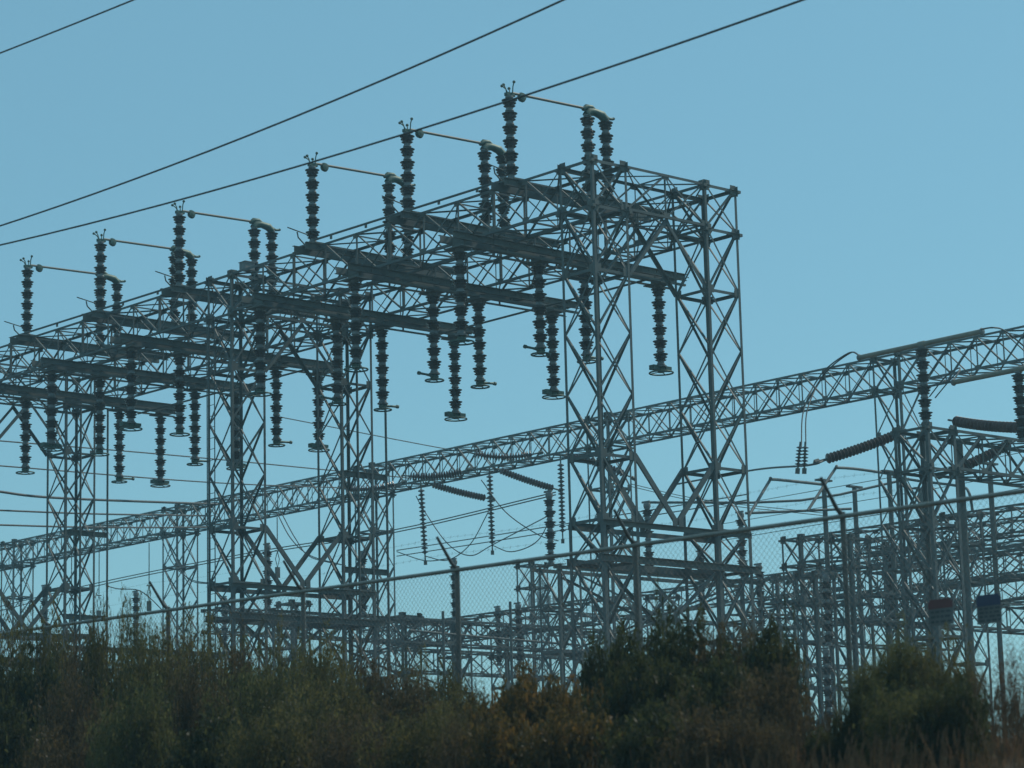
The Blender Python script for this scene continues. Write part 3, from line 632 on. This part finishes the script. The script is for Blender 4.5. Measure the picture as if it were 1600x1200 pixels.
# ---------------------------------------------------------------- chain link fence
FU = 20.048
def rail_z(y): return H + 3.52 + (y-15.1)*.01335
fr = empty('chain_link_fence', V3(FU, 26.48, SG+.1), 'tall chain link fence with a top rail and angled barbed wire arms behind the bushes', 'fence')
def fb(m, name, mt): 
    o = m.build(name, mt, fr); o.location = -fr.location; return o
Y0, Y1 = 11.0, 41.0
m = MB(); m.tube([V3(FU, Y0, rail_z(Y0)), V3(FU, Y1, rail_z(Y1))], .025, 10)
for i in range(9): y = 12.2+3.02*i+1.1; m.tube([V3(FU, y-.06, rail_z(y)), V3(FU, y+.06, rail_z(y))], .029, 10)
fb(m, 'top_rail', mat('sunlit_rail_zinc', (.20, .19, .165), (.28, .26, .22), 5, .42, .3))  # same pipe zinc as the posts, lightened to hold the sun highlight
for kk in range(-4, 6):
    y = 23.45+3.02*kk; zt = rail_z(y)
    m = MB(); m.tube([V3(FU+.035, y, SG), V3(FU+.035, y, zt+.05)], .031, 10); m.tube([V3(FU+.03, y, zt+.02), V3(FU-.05, y, zt+.08), V3(FU-.27, y, zt+.38)], [.030, .022, .016], 8)
    fb(m, 'post', FPIPE)
for q in (.12, .28):
    m = MB(); pts = [V3(FU-.03-q*.8, y, rail_z(y)+.05+q*1.12-.03*abs(math.sin((y-23.45)/3.02*math.pi))) for y in [Y0+.5*i for i in range(int((Y1-Y0)*2)+1)]]
    m.tube(pts, .0011, 4)
    for i in range(0, int((Y1-Y0)/.26)):
        y = Y0+.13*i; p = V3(FU-.03-q*.8, y, rail_z(y)+.05+q*1.12-.03*abs(math.sin((y-23.45)/3.02*math.pi))); m.bar(p-V3(.012, .006, .018), p+V3(.012, .006, .018), .0025, .0025, V_)
    fb(m, 'barbed_wire', FMESH)
m = MB(); hh = 2.42; sp = .074; tt = .0009
for i in range(int((Y1-Y0+hh)/sp)):
    y = Y0-hh+sp*i
    for sgn in (1, -1):
        a, b = y, y+hh
        za, zb_ = (rail_z(y)-hh, rail_z(y+hh)) if sgn > 0 else (rail_z(y), rail_z(y+hh)-hh)
        p, q = V3(FU-.030, a, za), V3(FU-.030 - .004*sgn, b, zb_)
        if a < Y0: p = p.lerp(q, (Y0-a)/hh)
        if b > Y1: q = q.lerp(p, (b-Y1)/hh)
        m.bar(p, q, tt*2, tt*2, U_)
fb(m, 'wire_mesh', FMESH)
def sign(x0, y0, x1, y1, hd, label, hm, rows):
    a = atu(x0, y0, FU-A0.x-.05); b = atu(x1, y1, FU-A0.x-.05); c = (a+b)/2; wy = abs(a.y-b.y)/2; hz = abs(a.z-b.z)/2
    r = empty('warning_sign', c, label, 'sign', 'warning signs on the fence')
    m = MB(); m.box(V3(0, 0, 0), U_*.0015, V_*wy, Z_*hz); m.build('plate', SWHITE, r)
    m = MB(); m.box(V3(-.0032, 0, hz-hz*hd), U_*.0012, V_*(wy*.97), Z_*(hz*hd*.95)); o = m.build('header_band', hm, r)
    m = MB(); rnd = random.Random(3)
    for i in range(rows):                 # lines of lettering too small to read
        z = hz*(1-2*hd) - (i+.6)*(2*hz*(1-hd))/(rows+.4); y = -wy*.8
        while y < wy*.75:
            l = rnd.uniform(.03, .07); m.box(V3(-.0030, -y-l/2, z), U_*.001, V_*(l/2), Z_*.011); y += l+.018
    m.build('lettering', SINK, r)
    m = MB()
    for sy in (-1, 1):
        for sz in (-1, 1): m.lathe([(.001, .006), (.012, .004), (.012, 0)], V3(-.002, sy*wy*.92, sz*hz*.9), -U_, 8)
    m.build('bolt', CAPM, r)
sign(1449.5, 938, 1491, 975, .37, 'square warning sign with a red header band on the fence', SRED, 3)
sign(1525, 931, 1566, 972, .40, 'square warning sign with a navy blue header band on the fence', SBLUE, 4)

# ---------------------------------------------------------------- bushes
def leafmat(name, c1, c2, c3, rough=.5, trans=3.0):
    m = bpy.data.materials.new(name); m.use_nodes = True; t = m.node_tree; b = t.nodes['Principled BSDF']; out = t.nodes['Material Output']
    tc = t.nodes.new('ShaderNodeTexCoord'); no = t.nodes.new('ShaderNodeTexNoise'); no.inputs['Scale'].default_value = 3.2; no.inputs['Detail'].default_value = 5
    wn = t.nodes.new('ShaderNodeTexNoise'); wn.inputs['Scale'].default_value = 45; ad = t.nodes.new('ShaderNodeMath'); ad.operation = 'MULTIPLY_ADD'; ad.inputs[1].default_value = .45; 
    t.links.new(tc.outputs['Object'], no.inputs['Vector']); t.links.new(tc.outputs['Object'], wn.inputs['Vector']); t.links.new(wn.outputs['Fac'], ad.inputs[0]); 
    sc = t.nodes.new('ShaderNodeMath'); sc.operation = 'MULTIPLY'; sc.inputs[1].default_value = .6; t.links.new(no.outputs['Fac'], sc.inputs[0]); t.links.new(sc.outputs[0], ad.inputs[2])
    rp = t.nodes.new('ShaderNodeValToRGB'); e = rp.color_ramp.elements; e[0].position = .36; e[1].position = .72; e[0].color = (*c1, 1); e[1].color = (*c3, 1); x = e.new(.54); x.color = (*c2, 1)
    for el in e: el.color = [q*.98 for q in el.color[:3]]+[1]
    t.links.new(ad.outputs[0], rp.inputs[0]); t.links.new(rp.outputs[0], b.inputs['Base Color']); b.inputs['Roughness'].default_value = rough; b.inputs['Specular IOR Level'].default_value = .2
    tr = t.nodes.new('ShaderNodeBsdfTranslucent'); hs = t.nodes.new('ShaderNodeHueSaturation'); hs.inputs['Value'].default_value = trans; hs.inputs['Saturation'].default_value = 1.0; t.links.new(rp.outputs[0], hs.inputs['Color']); t.links.new(hs.outputs[0], tr.inputs[0]); mx = t.nodes.new('ShaderNodeMixShader'); mx.inputs[0].default_value = .42
    t.links.new(b.outputs[0], mx.inputs[1]); t.links.new(tr.outputs[0], mx.inputs[2]); t.links.new(mx.outputs[0], out.inputs[0])
    return m
LM = {'olive': leafmat('olive_brush_leaf', (.030, .027, .009), (.056, .050, .017), (.105, .092, .032)),
      'brown': leafmat('brownish_brush_leaf', (.028, .021, .011), (.048, .036, .017), (.085, .063, .029)),
      'green': leafmat('dark_green_leaf', (.012, .014, .005), (.024, .027, .009), (.058, .058, .018)),
      'russet': leafmat('russet_leaf', (.030, .024, .009), (.058, .042, .012), (.15, .070, .014)),
      'grey': leafmat('grey_green_leaf', (.030, .031, .011), (.054, .055, .019), (.10, .095, .036)),
      'dry': leafmat('dry_twig_leaf', (.03, .019, .011), (.05, .032, .017), (.085, .058, .03))}
BARK = mat('brush_bark', (.05, .038, .028), (.09, .07, .05), 14, .9)
def bush_mesh(kind, seed, sprigs, per, leaf, plume, dense=1.0):
    """unit bush: radius 1, height 1 (scaled per bush)"""
    R = random.Random(seed); m = MB(); st = MB()
    lobes = [(R.uniform(-.55, .55), R.uniform(-.55, .55), R.uniform(.62, 1.0), R.uniform(.30, .55)) for _ in range(12)]
    def leafq(c, ax, ln, wd):
        b = ax.cross(V3(R.gauss(0, 1), R.gauss(0, 1), R.gauss(0, 1)))
        if b.length < 1e-4: return
        b.normalize(); n0 = len(m.v)
        m.v += [tuple(c-b*wd*.15), tuple(c+ax*ln*.5+b*wd*.5), tuple(c+ax*ln), tuple(c+ax*ln*.5-b*wd*.5)]; m.f.append([n0, n0+1, n0+2, n0+3]); m.m.append(0); m.smooth.append(False)
    for i in range(sprigs):
        lx, ly, lz, lr = R.choice(lobes); a = R.uniform(0, 2*math.pi); rr = lr*math.sqrt(R.random())
        x, y = lx+rr*math.cos(a), ly+rr*math.sin(a); q = max(0, 1-(rr/lr)**2)
        top = lz*(.45+.55*math.sqrt(q))*R.uniform(.72, 1.0)
        if R.random() < .38: top *= R.uniform(.35, .8)
        pl = plume*R.uniform(.6, 1.25); lean = V3(x*.22+R.gauss(0, .08), y*.22+R.gauss(0, .08), 1).normalized()
        base = V3(x, y, max(0, top-pl))
        if i % 3 == 0: st.tube([V3(x*.25, y*.25, 0), V3(x*.7, y*.7, (top-pl)*.55), base, base+lean*pl*.8], [.012, .009, .006, .002], 4)
        for j in range(per):
            t = R.random()**.85; p = base+lean*(pl*t); sp_ = .085*(1-t*.75)
            d = V3(R.gauss(0, 1), R.gauss(0, 1), R.gauss(.55, .7)).normalized()
            p = p+V3(R.gauss(0, sp_), R.gauss(0, sp_), R.gauss(0, sp_*.6)); p.z = max(.01, p.z)
            leafq(p, d, leaf*R.uniform(.6, 1.3), leaf*R.uniform(.35, .6))
    for j in range(int(3000*dense)):      # inner mass
        lx, ly, lz, lr = R.choice(lobes); a = R.uniform(0, 2*math.pi); rr = lr*math.sqrt(R.random()); p = V3(lx+rr*math.cos(a), ly+rr*math.sin(a), R.uniform(.02, .75)*lz)
        leafq(p, V3(R.gauss(0, 1), R.gauss(0, 1), R.gauss(.3, .8)).normalized(), leaf*R.uniform(1.0, 1.9), leaf*R.uniform(.6, 1.0))
    zs = sorted(q[2] for q in m.v); k_ = .97/zs[int(len(zs)*.992)]
    m.v = [(q[0], q[1], q[2]*k_) for q in m.v]; st.v = [(q[0], q[1], q[2]*k_) for q in st.v]
    return m, st
BM = {}
def bush_proto(kind, v):
    spec = {'olive': (300, 46, .034, .22, 1.3), 'brown': (300, 44, .034, .23, 1.3), 'grey': (310, 46, .032, .20, 1.3), 'green': (240, 52, .050, .17, 1.4), 'russet': (230, 44, .055, .16, 1.2), 'dry': (90, 34, .030, .40, .10), 'shoot': (16, 50, .07, .5, .02)}[kind]
    lm = LM['green' if kind == 'shoot' else kind]
    a, b = bush_mesh(kind, hash_(kind)+v*17, *spec)
    fo = a.build('foliage', lm); stm = b.build('stem', BARK); me = (fo.data, stm.data)
    bpy.data.objects.remove(fo); bpy.data.objects.remove(stm); BM[(kind, v)] = me
def hash_(s): return sum(ord(c)*(i+3) for i, c in enumerate(s))
RB_ = random.Random(11)
def bush(x, ytop, hw, u, kind, label, group='bushes along the fence', name='bush'):
    v = RB_.randrange(3)
    if (kind, v) not in BM: bush_proto(kind, v)
    p = atu(x, ytop, u-A0.x); D = (p-V3(0, 0, H)).dot(FW); gz = ground_z(u)-.06
    r = hw*D/FPX; hgt = max(.3, p.z-gz)
    root = empty(name, V3(p.x, p.y, gz), label, 'bush', group)
    for me, nm in zip(BM[(kind, v)], ('foliage', 'stem')):
        o = bpy.data.objects.new(nm, me); COL.objects.link(o); o.parent = root
    root.rotation_euler = (0, 0, RB_.uniform(0, 6.28)); root.scale = (r*1.15, r*1.15, hgt*1.05)
    return root
ORD = ['first', 'second', 'third', 'fourth', 'fifth', 'sixth', 'seventh', 'eighth', 'ninth', 'tenth', 'eleventh', 'twelfth', 'thirteenth', 'fourteenth']
CN = {'olive': 'olive', 'brown': 'brownish', 'grey': 'grey green', 'green': 'dark green', 'russet': 'russet', 'dry': 'thin dry'}
rows = [
 (18.9, 'left thicket back row against the fence', [(-25, 985, 75, 'brown'), (55, 972, 65, 'olive'), (125, 984, 55, 'brown'), (178, 960, 48, 'olive'), (224, 954, 38, 'grey'), (278, 992, 55, 'brown'), (338, 976, 60, 'olive'), (402, 1010, 58, 'brown'), (452, 998, 50, 'olive'), (518, 1008, 64, 'olive'), (600, 1030, 64, 'brown'), (672, 1038, 54, 'olive'), (722, 1076, 40, 'brown')]),
 (17.3, 'left thicket middle row', [(15, 1045, 80, 'green'), (115, 1060, 70, 'brown'), (225, 1008, 72, 'olive'), (315, 1050, 62, 'brown'), (415, 1028, 80, 'grey'), (522, 1058, 72, 'olive'), (620, 1066, 75, 'brown'), (702, 1086, 62, 'olive')]),
 (15.7, 'left thicket front row', [(0, 1115, 100, 'green'), (108, 1135, 80, 'brown'), (215, 1080, 78, 'grey'), (332, 1128, 85, 'green'), (442, 1090, 90, 'olive'), (552, 1125, 80, 'brown'), (650, 1118, 85, 'olive'), (735, 1126, 65, 'brown')]),
 (17.0, 'russet clump right of the middle fence post', [(795, 1066, 66, 'russet'), (866, 1058, 76, 'russet'), (932, 1080, 56, 'russet')]),
 (15.7, 'russet clump front row at the bottom edge', [(812, 1118, 78, 'russet'), (905, 1112, 84, 'russet')]),
 (18.5, 'central dark clump back row', [(958, 1000, 52, 'green'), (1012, 984, 66, 'green'), (1076, 976, 72, 'green'), (1142, 982, 72, 'brown'), (1200, 988, 56, 'green')]),
 (17.0, 'central dark clump middle row', [(1000, 1036, 84, 'green'), (1100, 1034, 94, 'green'), (1188, 1040, 74, 'brown')]),
 (15.6, 'central dark clump front row', [(1015, 1108, 92, 'green'), (1128, 1106, 92, 'brown'), (1212, 1128, 52, 'brown')]),
 (18.0, 'right clump back row below the signs', [(1352, 1032, 42, 'grey'), (1402, 998, 58, 'grey'), (1458, 1000, 56, 'olive'), (1494, 1040, 40, 'grey')]),
 (16.4, 'right clump front row', [(1338, 1082, 42, 'green'), (1418, 1066, 76, 'grey'), (1488, 1080, 56, 'green'), (1290, 1142, 44, 'green')]),
 (17.6, 'wispy shrubs at the right edge', [(1576, 992, 56, 'dry'), (1540, 1040, 42, 'dry'), (1606, 1020, 56, 'dry')]),
]
for u, ph, lst in rows:
    for i, (x, y, hw, kd) in enumerate(lst):
        bush(x, y, hw, u, kd, '%s bush, %s from the left in the %s' % (CN[kd], ORD[i], ph))
bush(1030, 930, 34, 18.9, 'shoot', 'leafy shoot standing above the central dark bushes', name='leafy_shoot'); bush(1228, 944, 34, 18.9, 'shoot', 'leafy shoot leaning at the right end of the central bushes', name='leafy_shoot')

# ---------------------------------------------------------------- dry grass
R = random.Random(5); m = MB()
def blade(x, y, h, wd):
    z = ground_z(x)-.05; a = R.uniform(0, 6.28); lx, ly = R.gauss(0, .22)*h, R.gauss(0, .22)*h; c, s_ = math.cos(a)*wd, math.sin(a)*wd
    n0 = len(m.v); m.v += [(x-c, y-s_, z), (x+c, y+s_, z), (x+lx*.45+c*.7, y+ly*.45+s_*.7, z+h*.6), (x+lx*.45-c*.7, y+ly*.45-s_*.7, z+h*.6), (x+lx, y+ly, z+h)]
    m.f += [[n0, n0+1, n0+2, n0+3], [n0+3, n0+2, n0+4]]; m.m += [0, 0]; m.smooth += [False, False]
    if h > .35:
        for q in range(3):
            zz = z+h*(.78+.09*q); n0 = len(m.v); X, Y = x+lx*(.7+.1*q), y+ly*(.7+.1*q); e = wd*2.6; m.v += [(X-e, Y, zz), (X, Y-e*.6, zz+.05), (X+e, Y, zz), (X, Y+e*.6, zz-.03)]; m.f.append([n0, n0+1, n0+2, n0+3]); m.m.append(0); m.smooth.append(False)
for i in range(15000):
    x = R.uniform(13.2, 18.8); y = R.uniform(8.5, 20.5)
    d = math.sin(x*2.1+y*1.3)*math.sin(y*1.9-x)
    if d < -.25 and R.random() < .7: continue
    blade(x, y, R.uniform(.22, .52)*(1.15 if R.random() < .12 else .8), .0042)
for i in range(5000):
    x = R.uniform(12.2, 18.5); y = R.uniform(19.5, 38); blade(x, y, R.uniform(.1, .3), .0042)
tag(m.build('dry_grass', leafmat('dry_grass_blade', (.10, .055, .028), (.16, .092, .048), (.24, .15, .085), .8, 1.1)), kind='stuff')

# ---------------------------------------------------------------- thin haze, added also to stand in for the window glass veil
HAZE = .0010
if HAZE:
    m = MB(); m.box(V3(175, 175, 14.5), U_*268, V_*268, Z_*16.5); o = m.build('haze', []); tag(o, kind='stuff')
    hm = bpy.data.materials.new('haze_air'); hm.use_nodes = True; t = hm.node_tree; t.nodes.remove(t.nodes['Principled BSDF'])
    pv = t.nodes.new('ShaderNodeVolumePrincipled'); pv.inputs['Color'].default_value = (.50, .86, 1, 1); pv.inputs['Density'].default_value = HAZE; pv.inputs['Anisotropy'].default_value = .35
    t.links.new(pv.outputs[0], t.nodes['Material Output'].inputs['Volume']); o.data.materials.append(hm)
